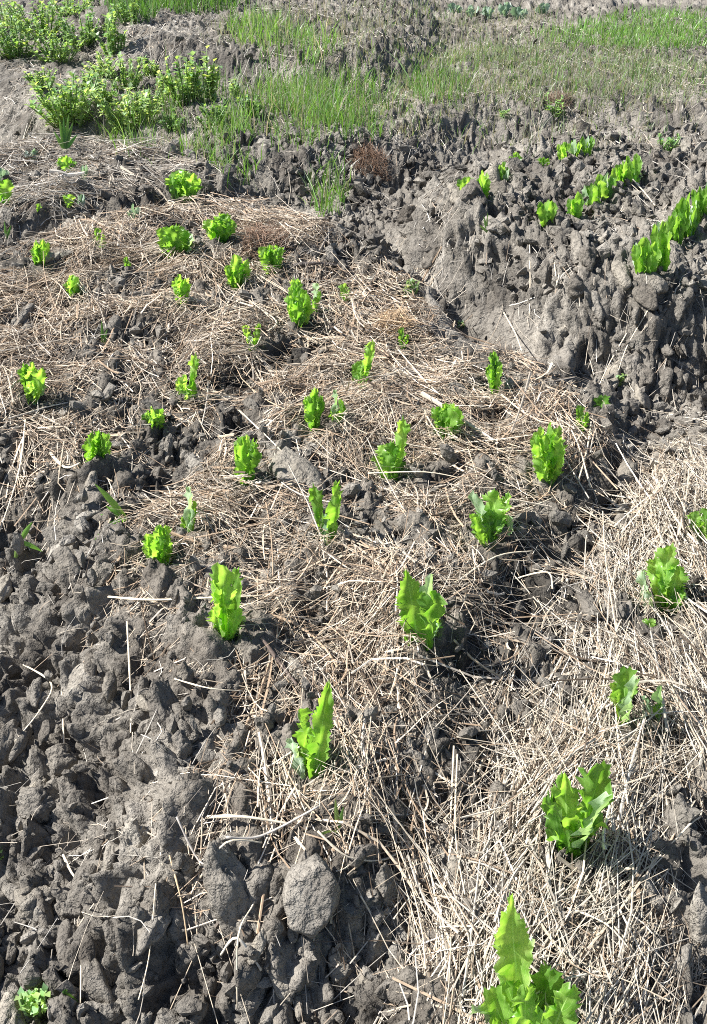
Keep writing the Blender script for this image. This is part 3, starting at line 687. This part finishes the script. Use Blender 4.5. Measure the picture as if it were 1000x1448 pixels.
# ------------------------------------------------------------------ lettuce leaves
def leaf_mesh(name, r, ns, ntt, kind):
    s = np.linspace(0, 1, ns); t = np.linspace(-1, 1, ntt)
    if kind == 'frill':
        prof = 0.20+0.80*np.sin(np.clip((s-.02)/1.0, 0, 1)**0.85*math.pi*0.93)**0.75*np.clip(0.35+s*1.15, 0, 1)
        prof *= np.where(s > .86, np.sqrt(np.clip(1-((s-.86)/.145)**2, 0.02, 1)), 1)
        teeth, ruf, bow, cup = 0.25, 0.15, r.uniform(-.02, .10), r.uniform(.12, .40)
    elif kind == 'tall':
        prof = 0.26+0.74*np.sin(np.clip(s, 0, 1)**0.75*math.pi*0.9)**0.8
        prof *= np.where(s > .72, np.clip(1-((s-.72)/.30)**1.6, 0.05, 1), 1)
        teeth, ruf, bow, cup = 0.20, 0.10, r.uniform(0, .08), r.uniform(.1, .28)
    elif kind == 'oak':
        prof = 0.16+0.84*np.clip(s*1.3, 0, 1)**1.2
        prof *= np.where(s > .80, np.sqrt(np.clip(1-((s-.80)/.205)**2, 0.02, 1)), 1)
        teeth, ruf, bow, cup = 0.22, 0.19, r.uniform(-.04, .14), r.uniform(0, .35)
    else:                                   # romaine
        prof = 0.28+0.72*np.sin(np.clip(s, 0, 1)**0.9*math.pi*0.86)**0.7
        prof *= np.where(s > .78, np.sqrt(np.clip(1-((s-.78)/.225)**2, 0.03, 1)), 1)
        teeth, ruf, bow, cup = 0.17, 0.10, r.uniform(0, .08), r.uniform(.15, .34)
    k1, k2 = r.uniform(0, 6.28, 2); f1 = r.uniform(2.4, 4.0)
    V = []; UVs = []
    tl = [r.normal(0, 1, ns), r.normal(0, 1, ns)]
    def knots(n_): return np.interp(s, np.sort(np.concatenate([[0, 1], r.uniform(0, 1, n_)])), r.uniform(-1, 1, n_+2))
    rf = [knots(8)*1.0+knots(19)*.75, knots(8)*1.0+knots(19)*.75]
    for i, si in enumerate(s):
        cx = 0.05*math.sin(si*3+k1)*si
        for j, tj in enumerate(t):
            side = 0 if tj < 0 else 1
            e = abs(tj)
            saw = (1 if (i % 2) else -1)*0.42+tl[side][i]*0.42+0.5*math.sin(6.28*(si*4.2+.3*side)+k2)
            if e == 1 and tl[side][i] < -1.15: saw -= 1.1
            half = 0.5*prof[i]*(1+teeth*saw*e**2*min(1, si*3))
            x = cx+tj*half
            y = -bow*4*si*(1-si)-cup*(e**1.7)*prof[i]*.6+ruf*1.8*e**2.0*rf[side][i]*prof[i]*min(1, si*3)+ruf*.5*math.sin(11*si+k2)*math.cos(4*tj+k1)
            z = si+teeth*0.10*saw*e**2*(1 if si > .7 else 0.5)+0.06*e**2*(si-.3)
            y += 0.16*max(0, si-.72)**1.3*(1 if k1 > 2.5 else -1.6)
            V.append((x, y, z)); UVs.append((0.5+0.5*tj, si))
    Fq = [(i*ntt+j, i*ntt+j+1, (i+1)*ntt+j+1, (i+1)*ntt+j) for i in range(ns-1) for j in range(ntt-1)]
    me = bpy.data.meshes.new(name); me.from_pydata(V, [], Fq)
    uv = me.uv_layers.new(name='UVMap')
    for l in me.loops: uv.data[l.index].uv = UVs[l.vertex_index]
    me.polygons.foreach_set('use_smooth', [True]*len(me.polygons)); me.update(); return me
lr = np.random.default_rng(31)
def bank_of(kind, n, ns, ntt, mat):
    out = [leaf_mesh('leaf', lr, ns, ntt, kind) for _ in range(n)]
    for m_ in out: m_.materials.append(mat)
    return out
LB = {('frill', 0): bank_of('frill', 10, 46, 11, M['lettuce']), ('tall', 0): bank_of('tall', 4, 50, 11, M['lettuce']), ('oak', 0): bank_of('oak', 8, 42, 11, M['lettuce']),
      ('romaine', 0): bank_of('romaine', 8, 18, 5, M['lettuce']), ('frill', 1): bank_of('frill', 5, 20, 9, M['lettuce_pale']), ('oak', 1): bank_of('oak', 4, 18, 9, M['lettuce_pale']),
      ('romaine', 1): bank_of('romaine', 4, 12, 5, M['lettuce_pale']), ('tall', 1): bank_of('tall', 3, 22, 9, M['lettuce_pale']), ('cab', 2): bank_of('oak', 5, 10, 5, M['cabbage'])}
def leaf_obj(me, parent, base, tip, width, yaw):
    """base, tip in world space; the parent sits at its own location without rotation"""
    b = Vector(base); zv = Vector(tip)-b; Ln = zv.length; za = zv.normalized()
    tc = Vector(CAM)-b; tc = (tc-za*tc.dot(za)).normalized()
    ya = -tc; ya.rotate(Matrix.Rotation(yaw, 3, za)); xa = ya.cross(za)
    o = bpy.data.objects.new('leaf', me); COL.objects.link(o); o.parent = parent
    w = width
    m = Matrix((xa*w, ya*(0.5*w+0.3*Ln), za*Ln)).transposed().to_4x4()
    m.translation = b-parent.location
    o.matrix_local = m; return o
def tip_point(base, px, py, tilt):
    """where the sight line of (px,py) meets an upright sheet through base, leaning back by tilt"""
    b = np.array(base); h = np.array([CAM[0]-b[0], CAM[1]-b[1], 0]); h /= np.linalg.norm(h)
    nrm = h*math.cos(tilt)+np.array([0, 0, 1])*math.sin(tilt)
    d = ray(px, py); t = ((b-CAM)@nrm)/(d@nrm); return CAM+d*t
def plant(name, x, y, w, h, tips, label, cat, group, kinds, base=None):
    p = at(x, y) if base is None else base
    e = bpy.data.objects.new(name, None); COL.objects.link(e); e.empty_display_size = 0.03
    p = p+np.array([0, 0, 0.004]); e.location = p
    set_props(e, label, cat, group)
    zd = float((p-CAM)@FWD); s = zd/FOC
    for i, (tx, ty, tw_, pale) in enumerate(tips):
        fx = (tx-x)/max(w, 1)
        b = p+np.array([fx*w*s*0.30, lr.uniform(-.35, .35)*w*s*.5, -0.012])
        tilt = R(lr.uniform(-22, 38)) if i else R(8)
        T = tip_point(b, tx, ty, tilt)
        kd = kinds if isinstance(kinds, str) else kinds[i % len(kinds)]
        me = LB[(kd, pale)][lr.integers(len(LB[(kd, pale)]))]
        leaf_obj(me, e, b, T, tw_*s*lr.uniform(0.80, 1.02), (-0.85 if pale == 1 else lr.uniform(-1.15, 1.15)) if i or pale == 1 else lr.uniform(-.35, .35))
    return e
def auto_tips(x, y, w, h, kind):
    if kind == 'vee': return [(x-w*.36, y-h*.92, w*.5, 0), (x+w*.34, y-h, w*.42, 0), (x, y-h*.45, w*.5, 1), (x+w*.1, y-h*.35, w*.4, 0)]
    if kind == 'vee2': return [(x+w*.34, y-h, w*.42, 0), (x-w*.3, y-h*.55, w*.55, 0), (x, y-h*.6, w*.6, 0), (x-w*.1, y-h*.4, w*.5, 0), (x+w*.25, y-h*.5, w*.4, 0)]
    if kind == 'greyone': return [(x+w*.1, y-h, w*.85, 1), (x+w*.3, y-h*.7, w*.4, 0), (x-w*.2, y-h*.4, w*.5, 0)]
    if kind == 'single': return [(x+w*.05, y-h, w*.9, 0), (x-w*.2, y-h*.5, w*.5, 0)]
    if kind == 'pale': return [(x-w*.5, y-h*.8, w*.55, 1), (x+w*.2, y-h*1.2, w*.42, 1), (x+w*.1, y-h*.6, w*.4, 0)]
    if kind == 'palegreen': return [(x-w*.3, y-h*.9, w*.6, 0), (x+w*.2, y-h, w*.7, 0), (x+w*.1, y-h*.6, w*.6, 0), (x-w*.2, y-h*.5, w*.5, 0)]
    if kind == 'small': return [(x-w*.15, y-h, w*.6, 0), (x+w*.3, y-h*.7, w*.55, 0), (x-w*.3, y-h*.55, w*.5, 0)]
    n = {'norm': 8, 'round': 11, 'wide': 10, 'row': 8}[kind]
    out = []
    for i in range(n):
        f = (i+.5)/n*2-1; f = f*0.8+lr.uniform(-.12, .12)
        top = 1-0.30*f*f if kind in ('norm',) else 1-0.14*f*f
        hh = h*top*lr.uniform(.72, 1.03) if i != n//2 else h
        out.append((x+f*w*.45, y-hh, w*lr.uniform(.34, .5) if kind != 'row' else w*lr.uniform(.28, .40), 1 if lr.random() < .12 else 0))
    for i in range(2): out.append((x+lr.uniform(-.3, .3)*w, y-h*lr.uniform(.4, .6), w*.45, 1 if lr.random() < .2 else 0))
    return out
for i, (x, y, w, h, kind, label) in enumerate(LET):
    tips = HEROL.get(kind) or auto_tips(x, y, w, h, kind)
    kk = ['tall', 'frill', 'oak', 'frill', 'frill', 'oak', 'frill', 'oak'] if kind in ('hero1', 'hero7', 'hero9') else ['oak', 'frill', 'frill', 'oak', 'frill', 'frill']
    plant('lettuce_plant', x, y, w, h, tips, label, 'lettuce', 'lettuces in the straw', kk, BASES[i] if x < 1040 else None)
for label, group, lst in ROWS:
    for (x, y, w, h) in lst:
        hk, wk = lr.uniform(.80, 1.08), lr.uniform(1.0, 1.22)
        plant('lettuce_plant', x, y, w*wk, h*hk, auto_tips(x, y, w*wk, h*hk, 'row'), ROWLAB.get((x, y), label), 'lettuce', group, 'romaine')
def cab_tips(x, y, w, h): return [(x+lr.uniform(-.5, .5)*w, y-h*lr.uniform(.45, 1), w*lr.uniform(.35, .55), 2) for _ in range(6)]
for (x, y, w, h, label) in CAB: plant('cabbage_seedling', x, y, w, h, cab_tips(x, y, w, h), label, 'cabbage', 'bluish seedlings on the rear straw', 'cab')
for (x, y, w, h) in CABROW: plant('cabbage_plant', x, y, w, h, cab_tips(x, y, w*.75, h)+cab_tips(x, y, w*.75, h)[:3], 'grey-green cabbage in the far row beyond the grassy bank', 'cabbage', 'cabbages in the far row', 'cab')

# ------------------------------------------------------------------ leafy weeds
wr = np.random.default_rng(41)
def bush(x, y, w, h, label, group, name='leafy_weed', light=1.0, nst=None, leafk=1.0):
    p = at(x, y); s = float((p-CAM)@FWD)/FOC
    wm = w*s; dep = math.asin(-ray(x, y)[2]); hm = max(h*s-0.3*wm*math.sin(dep), 0.5*h*s)/math.cos(dep)
    e = bpy.data.objects.new(name, None); COL.objects.link(e); e.location = p; e.empty_display_size = .05
    set_props(e, label, 'weed', group)
    SV, SF, LV, LF, LC = [], [], [], [], []
    n = nst or max(8, int(w/3.2))
    for k_ in range(n):
        a = wr.uniform(0, 6.28); rr = math.sqrt(wr.random())*wm*.42
        b0 = np.array([rr*math.cos(a)*.5, rr*math.sin(a)*.35, -0.01]); top = np.array([rr*math.cos(a)*1.25, rr*math.sin(a)*.9, hm*wr.uniform(.45, 1.08)])
        mid = (b0+top)/2+np.array([wr.normal(0, .01), wr.normal(0, .01), .01])
        V, Fq = tube([b0, mid, top], 0.0035, 1, 4, 2); off = len(SV); SV += V; SF += [tuple(i+off for i in f) for f in Fq]
        nl = int(26*leafk)
        for q in range(nl):
            f = wr.uniform(.12, 1.04); c = (b0*(1-f)**2+2*mid*f*(1-f)+top*f*f)
            la = wr.uniform(0, 6.28); el = wr.uniform(-.2, 1.1); ln = hm*wr.uniform(.07, .13)+.010; wd = ln*wr.uniform(.28, .45)
            d = np.array([math.cos(la)*math.cos(el), math.sin(la)*math.cos(el), math.sin(el)])
            sd = np.cross(d, [0, 0, 1]); sd /= np.linalg.norm(sd)+1e-6; nn = np.cross(sd, d)
            o_ = len(LV); m1 = c+d*ln*.45
            LV += [c, m1+sd*wd+nn*wd*.3, c+d*ln-nn*ln*.15, m1-sd*wd+nn*wd*.3, m1]
            LF += [(o_, o_+1, o_+4), (o_+1, o_+2, o_+4), (o_+2, o_+3, o_+4), (o_+3, o_, o_+4)]
            g = wr.uniform(.7, 1.25)*light; LC += [(g*wr.uniform(.9, 1.25), g, g*wr.uniform(.8, 1.7))]*5
    ribbon_obj('stems', SV, SF, M['stem'], e)
    set_props(link('foliage', np_mesh('foliage', np.array(LV), np.array(LF), 3, np.array(LC)), M['weed'], e), kind='stuff')
    return e
WG = 'leafy weeds along the bank'
BUSH = [(22, 82, 60, 56, 'pale leafy weed at the outer end of the weedy bank'), (62, 56, 70, 56, 'tall leafy weed crowded into the thickest weed patch'), (80, 88, 64, 44, 'low leafy weed before the thickest weed patch'),
        (120, 68, 56, 50, 'leafy weed at the inner end of the thickest weed patch'), (160, 84, 42, 58, 'narrow leafy weed between the weed patch and the soil bank'), (148, 112, 36, 36, 'small leafy weed on dark soil below the narrow one'),
        (100, 178, 76, 78, 'bushy dark-leaved weed standing alone above a clump of long grass'), (185, 186, 78, 62, 'broad bushy weed on the bank next to the grass'), (180, 130, 40, 48, 'leafy weed with a pointed top behind the broad bushy weed'),
        (218, 110, 28, 32, 'small rounded weed by the soil bank behind the grass'), (262, 148, 44, 66, 'tall leafy weed at the start of the grass strip'), (296, 146, 32, 70, 'tallest slender weed at the start of the grass strip'),
        (332, 140, 22, 30, 'small sparse weed inside the grass strip'), (148, 150, 30, 40, 'weed with sparse leaves between the two bushy weeds'), (10, 40, 40, 36, 'bright leafy weed behind the outer end of the bank'),
        (215, 158, 34, 34, 'loose weed trailing down the bank beside the broad bushy weed'), (244, 186, 30, 30, 'low weed at the foot of the bank where the grass begins'), (128, 136, 34, 36, 'thin weed on dark soil between the weed patch and the bushy weeds'),
        (100, 24, 60, 30, 'pale weed at the back of the thickest weed patch'), (300, 180, 34, 30, 'low weed mixed with tall grass below the slender weed'), (235, 138, 30, 36, 'open weed just before the tall weed at the grass strip'),
        (355, 165, 30, 28, 'lone low weed in the middle of the tall grass'), (60, 130, 40, 34, 'straggling weed above the pale trodden soil'), (185, 34, 40, 40, 'weed reaching into the bright grass on the soil bank')]
for (x, y, w, h, lab) in BUSH: bush(x, y, w*1.45, h*.95, lab, WG, light=1.1, leafk=.8)
bush(780, 166, 28, 30, 'yellow-green feathery weed alone on the far clods', None, 'feathery_weed', 1.35, 6, .7)
bush(945, 218, 46, 28, 'pale sprawling weed on the far side of the bare bed', None, 'sprawling_weed', 1.3, 9, .5)
bush(710, 168, 22, 18, 'small tuft of weed on dry straw behind the bare bed', None, 'small_weed', 1.2, 5, .5)
bush(52, 1432, 50, 40, 'small leafy weed seedling with pale rounded leaves on the lowest clods', None, 'weed_seedling', 1.5, 6, .35)
bush(580, 420, 28, 24, 'bluish-green small weed in the smooth furrow', None, 'small_weed', .9, 7, .5)
bush(655, 468, 18, 14, 'tiny weed sprout in the dry furrow bottom', None, 'weed_sprout', 1.3, 4, .3)
bush(876, 545, 20, 16, 'tiny weed sprout on the clod slope of the bare bed', None, 'weed_sprout', 1.1, 4, .3)
bush(3, 1222, 18, 26, 'green weed tip at the picture edge on the clod slope', None, 'weed_sprout', 1.2, 4, .4)

# ------------------------------------------------------------------ grass
GREEN = np.array([(0.10, 0.23, 0.04), (0.17, 0.37, 0.06), (0.22, 0.36, 0.13), (0.27, 0.32, 0.20), (0.38, 0.36, 0.30)])
def blades(cx, cy, H, wd, pal, r, K=4, lean=.35, zfun=zdetail):
    n = len(cx); z0 = zfun(cx, cy)-.006; a = r.uniform(0, 6.28, n); ln = np.abs(r.normal(lean, .25, n))
    s = np.linspace(0, 1, K); fa = r.uniform(0, 6.28, n)
    off = (s[None]**1.8)*(ln*H)[:, None]; zz = s[None]*H[:, None]*np.sqrt(np.clip(1-0.5*ln[:, None]*s[None], .3, 1))
    P = np.stack([cx[:, None]+off*np.cos(a)[:, None], cy[:, None]+off*np.sin(a)[:, None], z0[:, None]+zz], -1)
    S = np.stack([np.cos(fa), np.sin(fa), 0*fa], -1)[:, None]*(wd[:, None]*(1-s[None]**2*.92))[..., None]
    V = np.stack([P-S, P+S], 2).reshape(-1, 3)
    b = (np.arange(n)*K*2)[:, None]+(np.arange(K-1)*2)[None]
    Fq = np.stack([b, b+1, b+3, b+2], -1).reshape(-1, 4)
    col = GREEN[r.choice(5, n, p=pal)]*r.uniform(.75, 1.25, n)[:, None]
    return V, Fq, np.repeat(col, K*2, 0)
def zone(cx, cy, ax, ay, soft=.3): return smooth((1-np.hypot((PU-cx)/ax, (PV-cy)/ay))/soft)
gr = np.random.default_rng(51)
near = (GY > 1.5)*(GY < 10.5)
clump = smooth((fbm(GX*5, GY*5, 2, 300)-.4)/.2)
def grass(label, Wt, n, hm, hs, wm, pal, cl=1.0):
    cx, cy = sample_cells(Wt*near*((1-cl)+cl*clump)+1e-12, n, gr)
    H = np.clip(gr.lognormal(math.log(hm), hs, n), .02, .4); wd = np.clip(gr.lognormal(math.log(wm), .3, n), .0008, .006)
    V, Fq, c = blades(cx, cy, H, wd, pal, gr)
    set_props(link('grass', np_mesh('grass', V, Fq, 4, c), M['grass']), label, 'grass', None, 'stuff')
grass('tall thin green grass on the bank beside the bushy weeds', np.maximum(zone(370, 160, 190, 65, .7), .8*zone(270, 190, 170, 60, .7)), 3000, .085, .45, .0018, (.14, .34, .26, .14, .12), .85)
grass('short grey-green grass thinly covering the far bank', np.maximum(zone(770, 110, 330, 62, .5), .45*zone(560, 130, 150, 70)), 14000, .036, .5, .0017, (.03, .08, .26, .36, .27), .5)
grass('bright green dense grass strip along the far field edge', np.maximum(zone(900, 55, 170, 22), .6*zone(950, 30, 120, 14)), 4200, .055, .35, .0025, (.04, .50, .36, .07, .03), .35)
grass('bright grass at the top of the soil bank behind the weeds', np.maximum(zone(250, 8, 110, 16), zone(190, 20, 40, 20)), 1500, .10, .3, .0030, (.1, .45, .35, .07, .03), .2)
grass('sparse grass tufts growing from the clods before the bank', np.maximum.reduce([.8*zone(330, 250, 40, 40), zone(465, 275, 34, 42), .5*zone(460, 160, 130, 60), .5*zone(620, 130, 50, 30)]), 1300, .10, .4, .0022, (.25, .4, .2, .08, .07), .7)
grass('sparse bright grass on the dark gap of the rear soil', np.maximum(zone(365, 50, 50, 22), zone(420, 75, 70, 26)), 700, .10, .35, .0025, (.2, .45, .2, .1, .05), .5)
grass('dry bleached grass stubble over the far soil', np.maximum(.5*zone(760, 150, 330, 90, .6), .5*zone(560, 50, 300, 50)), 6500, .05, .45, .0016, (0, .03, .12, .35, .5), .3)

# single grass weeds with blades one can tell apart
def grass_weed(x, y, tips, label, wpx, bend=.35, tint=(0.15, 0.32, 0.06), group=None):
    p = at(x, y); p[2] = max(p[2], float(zdetail(p[0], p[1])))
    e = bpy.data.objects.new('grass_weed', None); COL.objects.link(e); e.location = p; e.empty_display_size = .03
    set_props(e, label, 'grass', group)
    s = float((p-CAM)@FWD)/FOC
    for (tx, ty) in tips:
        up = 1 if ty < y else -1
        T = tip_point(p, tx, ty, R(20)) if ty < y else at(tx, ty)+np.array([0, 0, .015])
        T = T-p; Ln = np.linalg.norm(T); mid = T*.5+np.array([0, 0, bend*Ln*(1 if up < 0 else .25)])
        V, Fq = [], []; K = 9
        for i in range(K):
            f = i/(K-1); c = 2*mid*f*(1-f)+T*f*f; tg = 2*mid*(1-2*f)+2*T*f; sd = np.cross(tg, [0.2, -1, .4]); sd /= np.linalg.norm(sd)+1e-9
            nn = np.cross(sd, tg); nn /= np.linalg.norm(nn)+1e-9
            w_ = wpx*.5*s*(0.55+0.9*f if f < .4 else .91*(1-((f-.4)/.62)**1.5))
            V += [tuple(c-sd*w_), tuple(c+nn*w_*.35), tuple(c+sd*w_)]
        for i in range(K-1):
            for j in (0, 1): Fq.append((i*3+j, i*3+j+1, (i+1)*3+j+1, (i+1)*3+j))
        ribbon_obj('blade', V, Fq, M['grass'], e, tuple(v*lr.uniform(.85, 1.25) for v in tint))
grass_weed(180, 740, [(134, 684), (150, 716), (122, 752), (126, 792), (150, 778)], 'grass weed with five wide arching blades at the straw edge above clods', 11, tint=(0.24, 0.46, 0.08))
grass_weed(38, 806, [(46, 738), (20, 798), (30, 770), (60, 780)], 'thin grass weed with upright blade growing among the dark clods', 8, tint=(0.24, 0.46, 0.08))
grass_weed(478, 1178, [(474, 1128), (440, 1200), (486, 1140)], 'grass weed with one curved blade at the tip of the straw bed', 7, tint=(0.22, 0.40, 0.10))
grass_weed(146, 492, [(144, 452), (152, 465)], 'single thin yellow-green grass shoot in grey straw', 5)
grass_weed(688, 338, [(684, 305), (678, 318), (695, 312), (698, 330), (690, 300)], 'green grass tuft on the slope below the rear lettuce row', 4)
grass_weed(100, 1436, [(96, 1400), (112, 1418), (90, 1412)], 'short grass shoot beside the weed seedling on the lowest clods', 5)
grass_weed(92, 215, [(84, 168), (98, 160), (104, 172), (76, 185), (110, 190), (90, 165), (100, 180)], 'clump of long grass blades below the lone bushy weed', 6)
grass_weed(10, 340, [(6, 312), (16, 318)], 'small grass shoot in the dark furrow at the picture edge', 4)

# ------------------------------------------------------------------ matted dry clumps
def dry_clump(x, y, w, h, label, tint, n=420):
    p = at(x, y); s = float((p-CAM)@FWD)/FOC; wm = w*s
    r = wr; a = r.uniform(0, 6.28, n); rad = np.sqrt(r.random(n))*wm*.5
    cx, cy = p[0]+rad*np.cos(a), p[1]+rad*np.sin(a)*.9
    dome = h*s*.75*np.sqrt(np.clip(1-(rad/(wm*.5))**2, 0, 1))
    V, Fq, c = straw_arrays(cx, cy, r.uniform(.03, .09, n), r.uniform(0, 6.28, n), r, dome*r.random(n), r.uniform(.0005, .0013, n), (0, 0, .5, .5, 0), .5, 4)
    c = np.ones_like(c)*np.array(tint)*np.repeat(r.uniform(.6, 1.4, n), 12)[:, None]
    V = V-p
    o = link('dry_clump', np_mesh('dry_clump', V, Fq, 4, c, False), M['straw'], None, p); set_props(o, label, 'dry weed', None, 'stuff'); return o
dry_clump(525, 238, 58, 34, 'reddish-brown dead weed clump on the clods before the grassy bank', (0.20, 0.12, 0.075))
dry_clump(372, 352, 64, 40, 'brown matted nest of dry roots behind the round frilly lettuce', (0.26, 0.165, 0.11), 600)
dry_clump(558, 470, 60, 40, 'golden heap of fine straw near the smooth furrow', (0.55, 0.40, 0.25), 500)
dry_clump(790, 150, 34, 22, 'brown dead weed next to the yellow-green feathery weed', (0.22, 0.15, 0.10), 260)
